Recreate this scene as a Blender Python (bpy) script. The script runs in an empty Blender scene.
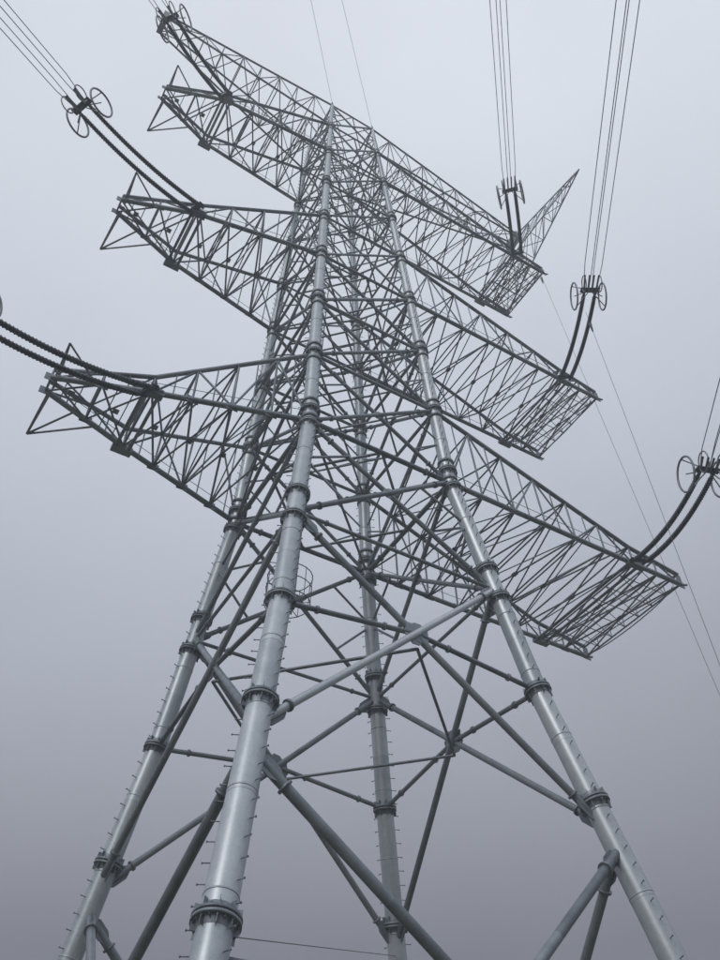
import bpy, math, random
import numpy as np
from mathutils import Vector, Matrix
random.seed(4)
V=Vector
scn=bpy.context.scene
# ---------------- materials ----------------
def steel(name,c1,c2,metal=.35,rough=.5,scale=2.2,spangle=.3):
    m=bpy.data.materials.new(name); m.use_nodes=True
    N=m.node_tree.nodes; Lk=m.node_tree.links; b=N['Principled BSDF']
    tc=N.new('ShaderNodeTexCoord'); n=N.new('ShaderNodeTexNoise'); n.inputs['Scale'].default_value=scale; n.inputs['Detail'].default_value=8
    n.inputs['Roughness'].default_value=.65
    n2=N.new('ShaderNodeTexNoise'); n2.inputs['Scale'].default_value=scale*9; n2.inputs['Detail'].default_value=3
    g=N.new('ShaderNodeNewGeometry')
    ad=N.new('ShaderNodeMath'); ad.operation='MULTIPLY_ADD'; ad.inputs[1].default_value=.45
    Lk.new(g.outputs['Random Per Island'],ad.inputs[0])
    ml=N.new('ShaderNodeMath'); ml.operation='MULTIPLY_ADD'; ml.inputs[1].default_value=spangle
    Lk.new(n2.outputs['Fac'],ml.inputs[0]); Lk.new(n.outputs['Fac'],ml.inputs[2]); Lk.new(ml.outputs[0],ad.inputs[2])
    mr=N.new('ShaderNodeMapRange'); mr.inputs['From Min'].default_value=.5; mr.inputs['From Max'].default_value=1.0+spangle
    Lk.new(ad.outputs[0],mr.inputs['Value'])
    mx=N.new('ShaderNodeMix'); mx.data_type='RGBA'; mx.inputs[6].default_value=(*c1,1); mx.inputs[7].default_value=(*c2,1)
    Lk.new(mr.outputs[0],mx.inputs[0]); Lk.new(tc.outputs['Object'],n.inputs['Vector']); Lk.new(tc.outputs['Object'],n2.inputs['Vector'])
    Lk.new(mx.outputs[2],b.inputs['Base Color']); b.inputs['Metallic'].default_value=metal
    r2=N.new('ShaderNodeMapRange'); r2.inputs['To Min'].default_value=rough-.1; r2.inputs['To Max'].default_value=rough+.12; Lk.new(n2.outputs['Fac'],r2.inputs['Value']); Lk.new(r2.outputs[0],b.inputs['Roughness'])
    return m
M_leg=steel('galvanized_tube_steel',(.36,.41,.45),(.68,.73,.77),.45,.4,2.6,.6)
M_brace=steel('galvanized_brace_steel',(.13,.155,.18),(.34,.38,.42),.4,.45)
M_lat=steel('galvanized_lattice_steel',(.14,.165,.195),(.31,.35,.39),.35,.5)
M_ins=steel('insulator_rubber',(.05,.058,.075),(.09,.10,.12),0,.45)
M_wire=steel('aluminium_cable',(.20,.22,.25),(.32,.34,.37),.4,.5)
M_rope=steel('rope_fibre',(.10,.11,.12),(.16,.17,.18),0,.8)
M_conc=steel('footing_concrete',(.26,.25,.23),(.38,.37,.35),0,.85)
# ---------------- mesh builder ----------------
class MB:
    def __init__(s): s.v=[];s.f=[];s.sm=[]
    def tube(s,p,q,r,n=6,r2=None,caps=False):
        p=V(p);q=V(q); d=q-p
        if d.length<1e-5: return
        d.normalize(); a=d.cross(V((0,0,1)) if abs(d.z)<.95 else V((1,0,0))).normalized(); b=d.cross(a)
        r2=r if r2 is None else r2; o=len(s.v)
        for c,rr in ((p,r),(q,r2)):
            for i in range(n):
                t=2*math.pi*i/n; s.v.append(c+a*(rr*math.cos(t))+b*(rr*math.sin(t)))
        for i in range(n):
            j=(i+1)%n; s.f.append((o+i,o+j,o+n+j,o+n+i)); s.sm.append(True)
        if caps:
            s.f.append(tuple(o+i for i in range(n))[::-1]); s.f.append(tuple(o+n+i for i in range(n))); s.sm+= [False,False]
    def box(s,c,X,Y,Z):
        c=V(c);X=V(X);Y=V(Y);Z=V(Z);o=len(s.v)
        for i in (-1,1):
            for j in (-1,1):
                for k in (-1,1): s.v.append(c+X*i+Y*j+Z*k)
        for f in ((0,1,3,2),(4,6,7,5),(0,4,5,1),(2,3,7,6),(0,2,6,4),(1,5,7,3)):
            s.f.append(tuple(o+k for k in f)); s.sm.append(False)
    def poly(s,c,X,Y,Z):
        # chamfered octagonal plate
        c=V(c);X=V(X);Y=V(Y);Z=V(Z);o=len(s.v); k=.55
        P=[(1,k),(k,1),(-k,1),(-1,k),(-1,-k),(-k,-1),(k,-1),(1,-k)]
        for z in (-1,1):
            for a,b in P: s.v.append(c+X*a+Y*b+Z*z)
        s.f.append(tuple(o+i for i in range(8))[::-1]); s.f.append(tuple(o+8+i for i in range(8))); s.sm+=[False]*2
        for i in range(8): s.f.append((o+i,o+(i+1)%8,o+8+(i+1)%8,o+8+i)); s.sm.append(False)
    def path(s,pts,r,n=6,closed=False):
        for a,b in zip(pts[:-1],pts[1:]): s.tube(a,b,r,n)
        if closed: s.tube(pts[-1],pts[0],r,n)
    def make(s,name,mat,parent=None):
        me=bpy.data.meshes.new(name); me.from_pydata([tuple(v) for v in s.v],[],s.f)
        me.polygons.foreach_set('use_smooth',s.sm); me.materials.append(mat); me.update()
        o=bpy.data.objects.new(name,me); scn.collection.objects.link(o)
        if parent: o.parent=parent
        return o
def lerp(a,b,t): return V(a)*(1-t)+V(b)*t
# ---------------- tower ----------------
GZ=-23.7
def hw(z):
    if z>0: return 2.775-.0425*z
    if z>-8.7: return 2.775-.134*z
    return 3.94+.18*(-8.7-z)
def corner(i,z):
    sx,sy=((-1,-1),(1,-1),(1,1),(-1,1))[i%4]; h=hw(z); return V((sx*h,sy*h,z))
def RL(z):
    return float(np.interp(z,[-24,-12,0,12,24,32],[.335,.285,.25,.205,.15,.09]))
tower=bpy.data.objects.new('transmission_tower',None); scn.collection.objects.link(tower)
legs=MB(); flg=MB(); peg=MB(); br=MB(); br2=MB(); pl=MB(); lat=MB(); lat2=MB()
FL=[-20.8,-16.75,-12,-8.7,-5.4,-4.2,-.35,.5,4,8,12,15.8,20,24.2,28.2]
for i in range(4):
    zs=sorted([GZ+.3,-8.7,0,32]+FL+[FL[k]*.5+FL[k+1]*.5 for k in range(4)])
    zs=[z for k,z in enumerate(zs) if k==0 or z-zs[k-1]>1e-4]
    for a,b in zip(zs[:-1],zs[1:]):
        legs.tube(corner(i,a),corner(i,b),RL(a),28,RL(b)*.985)
    for z in FL:
        c=corner(i,z); d=(corner(i,z+.5)-corner(i,z-.5)).normalized(); R=RL(z)
        big=1.38 if z<20 else 1.5
        for s in (-1,1):
            flg.tube(c+d*(s*.012),c+d*(s*.07),R*big,28,caps=True)
            flg.tube(c+d*(s*.07),c+d*(s*.2),R*1.12,20,R*1.0)
        a=d.cross(V((1,0,0))).normalized(); b=d.cross(a); nb=18
        for k in range(nb):
            t=2*math.pi*k/nb; e=a*math.cos(t)+b*math.sin(t); q=c+e*(R*(big+1.05)/2)
            flg.tube(q-d*.115,q+d*.115,.02,6,caps=True)
            if z<13 and k%2==0:
                for s in (-1,1):
                    e2=d.cross(e)
                    flg.box(c+e*(R*1.15)+d*(s*.15),e*(R*.15),d*.08,e2*.006)
        # tie collar with lugs where braces land
        if z>=0:
            for s in (-.45,.45):
                q=c+d*s; flg.tube(q-d*.05,q+d*.05,R*1.2,20,caps=True)
    z=GZ+1.2
    while z<12:
        c=corner(i,z); c2=corner(i,z+.03); legs.tube(c,c2,RL(z)*1.02,28,caps=True); z+=2.05
    z=GZ+2
    while z<31:
        c=corner(i,z); o=V((c.x,c.y,0)).normalized(); t=V((-o.y,o.x,0)); R=RL(z)
        for sg in (1,-1):
            e=(t*sg*.9+o*.35+V((random.uniform(-.05,.05),random.uniform(-.05,.05),random.uniform(-.04,.04)))).normalized()
            peg.tube(c+e*R*.9,c+e*(R+.15),.012,5,caps=True)
            peg.tube(c+e*(R+.13),c+e*(R+.15),.022,6,caps=True)
        z+=.4
def gusset(p,toward,n,size,mb=pl,t=.014):
    p=V(p); d=(V(toward)-p).normalized(); n=V(n).normalized(); u=n.cross(d).normalized()
    mb.poly(p+d*size*.35,d*size*.5,u*size*.28,n*t)
FN=[V((0,-1,0)),V((1,0,0)),V((0,1,0)),V((-1,0,0))]
def brace(p,q,r,n=12,fl=True,mb=None):
    mb=mb or br
    p=V(p);q=V(q)
    L=(q-p).length; k=max(1,int(L/3.2))
    for j in range(k): mb.tube(lerp(p,q,j/k),lerp(p,q,(j+1)/k),r,n)
    if fl and r>.055 and L>2.5:
        d=(q-p).normalized()
        for t in (RL(0)+.75,L-RL(0)-.75):
            c=p+d*t; br.tube(c-d*.03,c+d*.03,r*1.5,12,caps=True)
def xpanel(i,zb,zt,r,sub=True,rs=.035,light=False,plate=1.0):
    A,B=corner(i,zb),corner(i+1,zb); Cc,D=corner(i,zt),corner(i+1,zt); n=FN[i]
    wb=(B-A).length; wt=(D-Cc).length; t=wb/(wb+wt); X=lerp(A,D,t)
    off=n*(r*.9)
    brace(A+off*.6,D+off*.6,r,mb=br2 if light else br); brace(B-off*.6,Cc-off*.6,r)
    s=max(.2,r*3.6)*plate
    d=(D-A).normalized(); u=n.cross(d)
    pl.poly(X,d*s*.85,u*s*.65,n*.014)
    for P,Q in ((A,D),(D,A),(B,Cc),(Cc,B)):
        e=(Q-P).normalized(); gusset(P+e*RL(P.z),Q,n,max(.4,s*1.5))
    if sub:
        for P,Q in ((A,Cc),(B,D)):
            m=lerp(P,Q,t)
            for E in (P,Q):
                br.tube(m,lerp(E,X,.5),rs,7)
    return X
for i in range(4):
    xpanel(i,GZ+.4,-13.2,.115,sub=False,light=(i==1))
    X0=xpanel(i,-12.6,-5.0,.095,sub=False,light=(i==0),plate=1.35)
    L0a,L0b=corner(i,-8.7),corner(i+1,-8.7)
    brace(L0a,X0,.07); brace(L0b,X0,.07)
    pl.box(X0+FN[i]*.03,(L0b-L0a).normalized()*.34,V((0,0,.26)),FN[i]*.012)
    xpanel(i,-5,0,.08,sub=True,rs=.045)
    brace(corner(i,-5),corner(i+1,-5),.06)
    brace(corner(i,0),corner(i+1,0),.09)
    lv=[0,4,8,12,16,20,24.5,28.5,32]
    for a,b in zip(lv[:-1],lv[1:]):
        r=.07 if a<12 else .052
        xpanel(i,a,b,r,sub=True,rs=.034)
        brace(corner(i,b),corner(i+1,b),r*.95,fl=False)
for z,r in ((-8.7,.045),(0,.05),(4,.04),(8,.04),(12,.045),(16,.035),(20,.035),(24.5,.04),(28.5,.035),(32,.03)):
    ms=[lerp(corner(i,z),corner(i+1,z),.5) for i in range(4)]
    for i in range(4):
        br.tube(ms[i],ms[(i+1)%4],r,8)
    if z>-5:
        br.tube(corner(0,z),corner(2,z),r,8); br.tube(corner(1,z)+V((0,0,.12)),corner(3,z)+V((0,0,.12)),r,8)
# inner ladder with a caged rest platform
z0,z1=-4.2,31
def lad(z): return lerp((-1.3,1.2,z0),(.1,.1,z1),(z-z0)/(z1-z0))
for dx in (-.22,.22): lat.tube(lad(z0)+V((dx,0,0)),lad(z1)+V((dx,0,0)),.028,6)
z=z0
while z<z1:
    c=lad(z); lat.tube(c+V((-.22,0,0)),c+V((.22,0,0)),.014,5); z+=.38
for zz in (-4.2,-3.6,-3.1):
    c=lad(zz); lat.path([c+V((.75*math.cos(t),.75*math.sin(t),0)) for t in [2*math.pi*k/20 for k in range(20)]],.018,6,closed=True)
for k in range(10):
    t=2*math.pi*k/10; e=V((.75*math.cos(t),.75*math.sin(t),0)); lat.tube(lad(-4.2)+e,lad(-3.1)+e,.014,5); lat.tube(lad(-4.2)-e,lad(-4.2)+e,.014,5)
# -------- arms --------
def truss_side(P,Q,r,mb=lat,alt=0,vert=True,sub=False):
    for k in range(len(P)):
        if vert: mb.tube(P[k],Q[k],r,6)
        if k+1<len(P):
            if (k+alt)%2==0: a,b=P[k],Q[k+1]
            else: a,b=Q[k],P[k+1]
            mb.tube(a,b,r,6)
            if sub:
                m=lerp(a,b,.5)
                mb.tube(m,lerp(P[k],P[k+1],.5),r*.65,5); mb.tube(m,lerp(Q[k],Q[k+1],.5),r*.65,5)
def xside(P,Q,r,mb=lat):
    for k in range(len(P)):
        mb.tube(P[k],Q[k],r,6)
        if k+1<len(P):
            mb.tube(P[k],Q[k+1],r,6); mb.tube(Q[k],P[k+1],r,6)
            c=(V(P[k])+V(Q[k])+V(P[k+1])+V(Q[k+1]))/4
            mb.box(c,(.1,0,0),(0,.1,0),(0,0,.012))
def chord(P,r,n=10,mb=None):
    mb=mb or br
    for a,b in zip(P[:-1],P[1:]): mb.tube(a,b,r,n)
def arm_right(z0,d,xa,xt):
    h=hw(z0);h4=hw(z0+d)
    xs=[h+(xa-h)*k/6 for k in range(7)]+[xa+(xt-xa)*.5,xt]
    def top(x,s):
        if x<=xa:
            t=(x-h)/(xa-h); return V((h4+(xa-h4)*t,s*(h4+(h-h4)*t),z0+d+(.85-d)*t))
        t=(x-xa)/(xt-xa); return V((x,s*h,z0+.85-.35*t))
    T={};Bm={}
    for s in (-1,1):
        Bm[s]=[V((x,s*h,z0)) for x in xs]; T[s]=[top(x,s) for x in xs]
        chord(Bm[s],.095); chord(T[s],.085)
        truss_side(Bm[s],T[s],.038,sub=True,alt=0)
        for p in Bm[s]: pl.box(p,(.2,0,0),(0,.012,0),(0,0,.15))
    xside(Bm[-1],Bm[1],.036)
    truss_side(T[-1],T[1],.036,alt=0)
    for k in range(1,len(xs)):
        lat.tube(Bm[-1][k],T[1][k],.026,5)
        if k%2: lat.tube(Bm[1][k],T[-1][k],.026,5)
    for dx in (-.22,.22):
        br.tube((xa+dx,-h-.15,z0-.06),(xa+dx,h+.15,z0-.06),.06,8)
    for s in (-1,1):
        pl.box((xa,s*(h+.05),z0-.1),(.36,0,0),(0,.12,0),(0,0,.08))
        pl.box((xt,s*h,z0+.2),(.12,0,0),(0,.02,0),(0,0,.26))
        br.tube((xt,s*h,z0),(xt+.35,s*(h+.02),z0+.1),.05,8,caps=True)
    n=7
    for k in range(n+1):
        y=-h+2*h*k/n; lat.tube((xa,y,z0+.03),(xt,y,z0+.03),.02,5)
        if k<n: lat.tube((xa,y,z0+.03),(xt,y+2*h/n,z0+.03),.016,5)
        lat.tube((xt,y,z0),(xt,y,z0+.5),.02,5)
    for k in range(1,4):
        x=xa+(xt-xa)*k/4; lat.tube((x,-h,z0+.05),(x,h,z0+.05),.02,5)
    br.tube((xt,-h,z0+.5),(xt,h,z0+.5),.045,8)
    for x in (xa+.5,xt-.25):
        pts=[V((x,-h*.92*math.cos(math.pi*k/12),z0-.05-.35*math.sin(math.pi*k/12))) for k in range(13)]
        lat.path(pts,.024,6)
    for s in (-1,1):
        R1=[V((p.x,p.y,p.z+.5)) for p in Bm[s]]
        for a,b in zip(R1[:-1],R1[1:]): lat2.tube(a,b,.012,5)
def arm_left(z0,d):
    h=hw(z0);h4=hw(z0+d); xa,xt=-7.6,-10.5
    xs=[-h+(xa+h)*k/4 for k in range(5)]+[xa+(xt-xa)*.5,xt]
    def yb(x):
        return float(np.interp(-x,[h,7.6,10.5],[h,1.3,.3]))
    def top(x,s):
        if x>=xa-1e-6:
            t=(-x-h)/(-xa-h); return V((-h4+(xa+h4)*t,s*(h4+(1.25-h4)*t),z0+d+(.85-d)*t))
        t=(x-xa)/(xt-xa); return V((x,s*(1.25-1.0*t),z0+.85-.4*t))
    T={};Bm={}
    for s in (-1,1):
        Bm[s]=[V((x,s*yb(x),z0)) for x in xs]; T[s]=[top(x,s) for x in xs]
        chord(Bm[s],.095); chord(T[s],.08)
        truss_side(Bm[s],T[s],.04,sub=True,alt=0)
        for p in Bm[s]: pl.box(p,(.2,0,0),(0,.012,0),(0,0,.15))
        pl.box((xa,s*1.38,z0-.08),(.34,0,0),(0,.14,0),(0,0,.1))
        br.tube((xa-.3,s*1.5,z0-.05),(xa+.3,s*1.5,z0-.05),.08,8,caps=True)
    xside(Bm[-1],Bm[1],.038)
    truss_side(T[-1],T[1],.036,alt=0)
    for k in range(1,len(xs)):
        lat.tube(Bm[-1][k],T[1][k],.026,5); lat.tube(Bm[1][k],T[-1][k],.026,5)
    for dx in (-.22,.22): br.tube((xa+dx,-1.35,z0-.06),(xa+dx,1.35,z0-.06),.06,8)
    tip=V((-10.5,2.15,z0-.2))
    for q in ((-10.4,.3,z0),(-8.7,.95,z0),(-10.3,.2,z0+.45),(-9.4,.6,z0)): lat.tube(tip,q,.04,6)
    tip=V((-10.4,-1.5,z0+.4))
    for q in ((-10.4,-.3,z0),(-9.3,-.8,z0),(-10.3,-.2,z0+.45)): lat.tube(tip,q,.035,6)
    for k in range(7):
        t=k/6; x=xa+(xt-xa)*t; y=yb(x); lat.tube((x,-y,z0+.03),(x,y,z0+.03),.02,5)
    for s in (-1,1):
        R1=[V((p.x,p.y,p.z+.5)) for p in Bm[s]]
        for a,b in zip(R1[:-1],R1[1:]): lat2.tube(a,b,.012,5)
for z0,xa,xt in ((0,11.35,13.85),(12,11.1,13.3),(24.5,10.9,13.0)):
    arm_right(z0,4,xa,xt); arm_left(z0,4)
def gwarm(s,xt,yc):
    n=9; hb=hw(28.5);ht=hw(32)
    P=[[],[],[],[]]
    for k in range(n+1):
        t=k/n
        for j,(y0,z0,y1,z1) in enumerate(((-hb,28.5,yc-.45,30.4),(hb,28.5,yc+.45,30.4),(-ht,32,yc-.35,31.1),(ht,32,yc+.35,31.1))):
            x0=hb if j<2 else ht
            P[j].append(V((s*(x0+(xt-x0)*t),y0+(y1-y0)*t,z0+(z1-z0)*t)))
    for c in P: chord(c,.06,8)
    truss_side(P[0],P[2],.03); truss_side(P[1],P[3],.03,alt=1); truss_side(P[0],P[1],.03); truss_side(P[2],P[3],.03,alt=1)
    pl.box((s*xt,yc,30.7),(.15,0,0),(0,.5,0),(0,0,.45))
gwarm(-1,11.9,-1.0); gwarm(1,13.0,-.3)
H=V((14.2,-5.9,32.2)); base=[V((13,1.74,24.8)),V((10.9,1.74,24.8)),V((12.9,-.3,30.8))]
n=8
Pr=[[lerp(b,H,k/n) for k in range(n+1)] for b in base]
for c in Pr: chord(c,.045,8)
for a,b in ((0,1),(1,2),(2,0)): truss_side(Pr[a],Pr[b],.026,alt=a)
for i in range(4):
    c=corner(i,32); br.tube(c,c+V((0,0,.5)),.09,8,.03,caps=True)
# winch outrigger on the near leg
c=corner(0,-17.3); br.tube(c,c+V((1.7,.3,.1)),.06,8,caps=True); br.tube(c+V((0,0,-.5)),c+V((1.2,.2,.05)),.035,8)
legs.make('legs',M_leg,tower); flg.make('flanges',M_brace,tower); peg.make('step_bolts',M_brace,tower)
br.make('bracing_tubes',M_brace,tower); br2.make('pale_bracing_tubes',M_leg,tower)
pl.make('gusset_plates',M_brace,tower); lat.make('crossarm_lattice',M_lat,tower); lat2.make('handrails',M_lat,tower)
ft=MB()
for i in range(4):
    c=corner(i,GZ); ft.tube((c.x,c.y,GZ-.5),(c.x,c.y,GZ+.35),.85,32,.8,caps=True)
ft.make('footings',M_conc,tower)
# ---------------- camera ----------------
yw,pt,rl=.5561,.8113,-.0229
f=V((math.sin(yw)*math.cos(pt),math.cos(yw)*math.cos(pt),math.sin(pt))); r=V((math.cos(yw),-math.sin(yw),0)); u=r.cross(f)
r,u=r*math.cos(rl)+u*math.sin(rl),u*math.cos(rl)-r*math.sin(rl)
cd=bpy.data.cameras.new('camera'); cam=bpy.data.objects.new('camera',cd); scn.collection.objects.link(cam); scn.camera=cam
m=Matrix((r,u,-f)).transposed().to_4x4(); m.translation=V((-11.0474,-19.1134,-22.0639)); cam.matrix_world=m
cd.sensor_fit='VERTICAL'; cd.sensor_height=24; cd.lens=879.2/960*24; cd.clip_end=6000; cd.clip_start=.05
# ---------------- strings & wires (world coordinates) ----------------
STR=[((-7.6,-1.5,24.4),(-11.56,-4.42,21.73),(-13.72,-6.87,17.94),0),
((-7.6,-1.5,11.9),(-13.03,-3.86,10.43),(-15.82,-6.98,6.85),0),
((-7.6,-1.4,-.1),(-13.32,-4.03,-3.16),(-14.44,-6.44,-6.15),0),
((10.9,-1.9,24.4),(7.24,-5.51,22.45),(.12,-13.1,18.87),1),
((11.1,-2.4,11.9),(8.38,-7.11,11.1),(.48,-16.8,7.55),1),
((11.35,-2.95,-.1),(9.51,-8.1,-.68),(4.17,-13.31,-3.57),1)]
for A,B,Cq,rt in STR:
    A=V(A);B=V(B);Cq=V(Cq)
    mb=MB(); d=(B-A); side=d.cross(V((0,0,1))).normalized(); up=side.cross(d).normalized()
    sag=.42
    for s in (-.24,.24):
        N=110; pts=[]
        for j in range(N+1):
            t=j/N; pts.append(lerp(A,B,t)+side*s-V((0,0,sag*4*t*(1-t))))
        mb.path(pts,.062,8)
        for j in range(6,N-5):
            dd=(pts[j+1]-pts[j]); rr=.10 if j%2 else .082; mb.tube(pts[j],pts[j]+dd*.6,rr,12,.065,caps=True)
    mb.box(B,side*.42,d.normalized()*.13,up*.02); mb.box(A+d.normalized()*.2,side*.36,d.normalized()*.12,up*.02)
    par=mb.make('insulator_string',M_ins)
    rg=MB(); dn=d.normalized()
    for s in (-.62,.62):
        c=B+side*s-dn*.35
        pts=[c+dn*(.5*math.cos(t))+up*(.68*math.sin(t)) for t in [2*math.pi*k2/28 for k2 in range(28)]]
        rg.path(pts,.038,8,closed=True)
        rg.tube(B,c+up*.66,.022,6); rg.tube(B,c-up*.66,.022,6); rg.tube(B,c,.022,6)
        c2=B+side*s*.55+dn*.35
        rg.path([c2+dn*(.28*math.cos(t))+up*(.4*math.sin(t)) for t in [2*math.pi*k2/20 for k2 in range(20)]],.025,6,closed=True)
    rg.make('corona_rings',M_wire,par)
    w=MB(); d2=(Cq-B).normalized(); s2=d2.cross(V((0,0,1))).normalized(); u2=s2.cross(d2)
    for a_,b_ in (((-.33,-.12),(-.11,.24),(.11,-.24),(.33,.12)) if rt else ((-.27,-.21),(.21,-.27),(-.21,.27),(.27,.21))):
        o=s2*a_+u2*b_
        w.path([B+side*(a_*.8)+up*b_*.5,B+o+d2*1.6,B+o+d2*28],.016,6)
        w.tube(B+side*(a_*.8),B+side*(a_*.9)+d2*.9,.04,8)
    w.make('conductor_cable',M_wire)
for A,Q in (((-1.41,-1.41,32.4),(-5.83,-7.07,26.97)),((1.41,-1.41,32.4),(-4.23,-7.44,28.82))):
    A=V(A); Q=V(Q); w=MB(); w.tube(A,A+(Q-A).normalized()*40,.010,5); w.make('ground_wire',M_wire)
for A,B in (((8.9,-6.2,11.0),(9.3,-6.2,GZ)),((12.6,-1.8,24.4),(15.2,-3.0,GZ)),(corner(0,-16.95),corner(2,-12.8))):
    A=V(A);B=V(B); w=MB(); w.tube(A,B,.009,5)
    if A.z>5: w.tube(A-V((0,0,.9)),A-V((0,0,1.5)),.07,8,.03,caps=True)
    w.make('hanging_rope',M_rope)
# ---------------- ground ----------------
g=MB(); g.v=[V((x,y,GZ)) for x,y in ((-3000,-3000),(3000,-3000),(3000,3000),(-3000,3000))]; g.f=[(0,1,2,3)]; g.sm=[False]
g.make('ground',steel('ground_soil_grass',(.05,.07,.03),(.13,.11,.07),0,.85,.3))
# ---------------- thin mist in the air ----------------
hz=MB(); hz.box((0,0,8),(60,0,0),(0,60,0),(0,0,31.6))
hm=bpy.data.materials.new('mist'); hm.use_nodes=True; nt=hm.node_tree; nt.nodes.remove(nt.nodes['Principled BSDF'])
vs=nt.nodes.new('ShaderNodeVolumeScatter'); vs.inputs['Color'].default_value=(.90,.95,1,1); vs.inputs['Density'].default_value=.0036; vs.inputs['Anisotropy'].default_value=.2
nt.links.new(vs.outputs[0],nt.nodes['Material Output'].inputs['Volume'])
hz.make('mist_air',hm)
# ---------------- overcast daylight ----------------
w=bpy.data.worlds.new('World'); scn.world=w; w.use_nodes=True; N=w.node_tree.nodes; K=w.node_tree.links
bg=N['Background']; tc=N.new('ShaderNodeTexCoord'); sp=N.new('ShaderNodeSeparateXYZ'); K.new(tc.outputs['Generated'],sp.inputs[0])
cr=N.new('ShaderNodeValToRGB'); K.new(sp.outputs['Z'],cr.inputs[0])
el=cr.color_ramp.elements
el[0].position=0; el[0].color=(.165,.17,.20,1); el[1].position=1; el[1].color=(.86,.91,1.0,1)
for ps,c in ((.31,(.215,.225,.27)),(.55,(.44,.475,.565)),(.75,(.63,.685,.79)),(.93,(.79,.845,.94))):
    e=el.new(ps); e.color=(*c,1)
nz=N.new('ShaderNodeTexNoise'); nz.inputs['Scale'].default_value=1.6; nz.inputs['Detail'].default_value=4; K.new(tc.outputs['Generated'],nz.inputs['Vector'])
mr=N.new('ShaderNodeMapRange'); mr.inputs['To Min'].default_value=.92; mr.inputs['To Max'].default_value=1.08; mr.inputs['From Min'].default_value=.3; mr.inputs['From Max'].default_value=.7
K.new(nz.outputs['Fac'],mr.inputs['Value'])
vm=N.new('ShaderNodeVectorMath'); vm.operation='SCALE'; K.new(cr.outputs[0],vm.inputs[0]); K.new(mr.outputs[0],vm.inputs['Scale'])
K.new(vm.outputs[0],bg.inputs['Color']); bg.inputs['Strength'].default_value=1
sd=bpy.data.lights.new('sun','SUN'); sd.energy=1.1; sd.angle=math.radians(25); sd.color=(1,.98,.95)
so=bpy.data.objects.new('sun',sd); scn.collection.objects.link(so)
so.rotation_euler=V((-.75,-.45,.65)).to_track_quat('Z','Y').to_euler()
scn.view_settings.view_transform='Standard'; scn.view_settings.look='None'; scn.view_settings.exposure=0
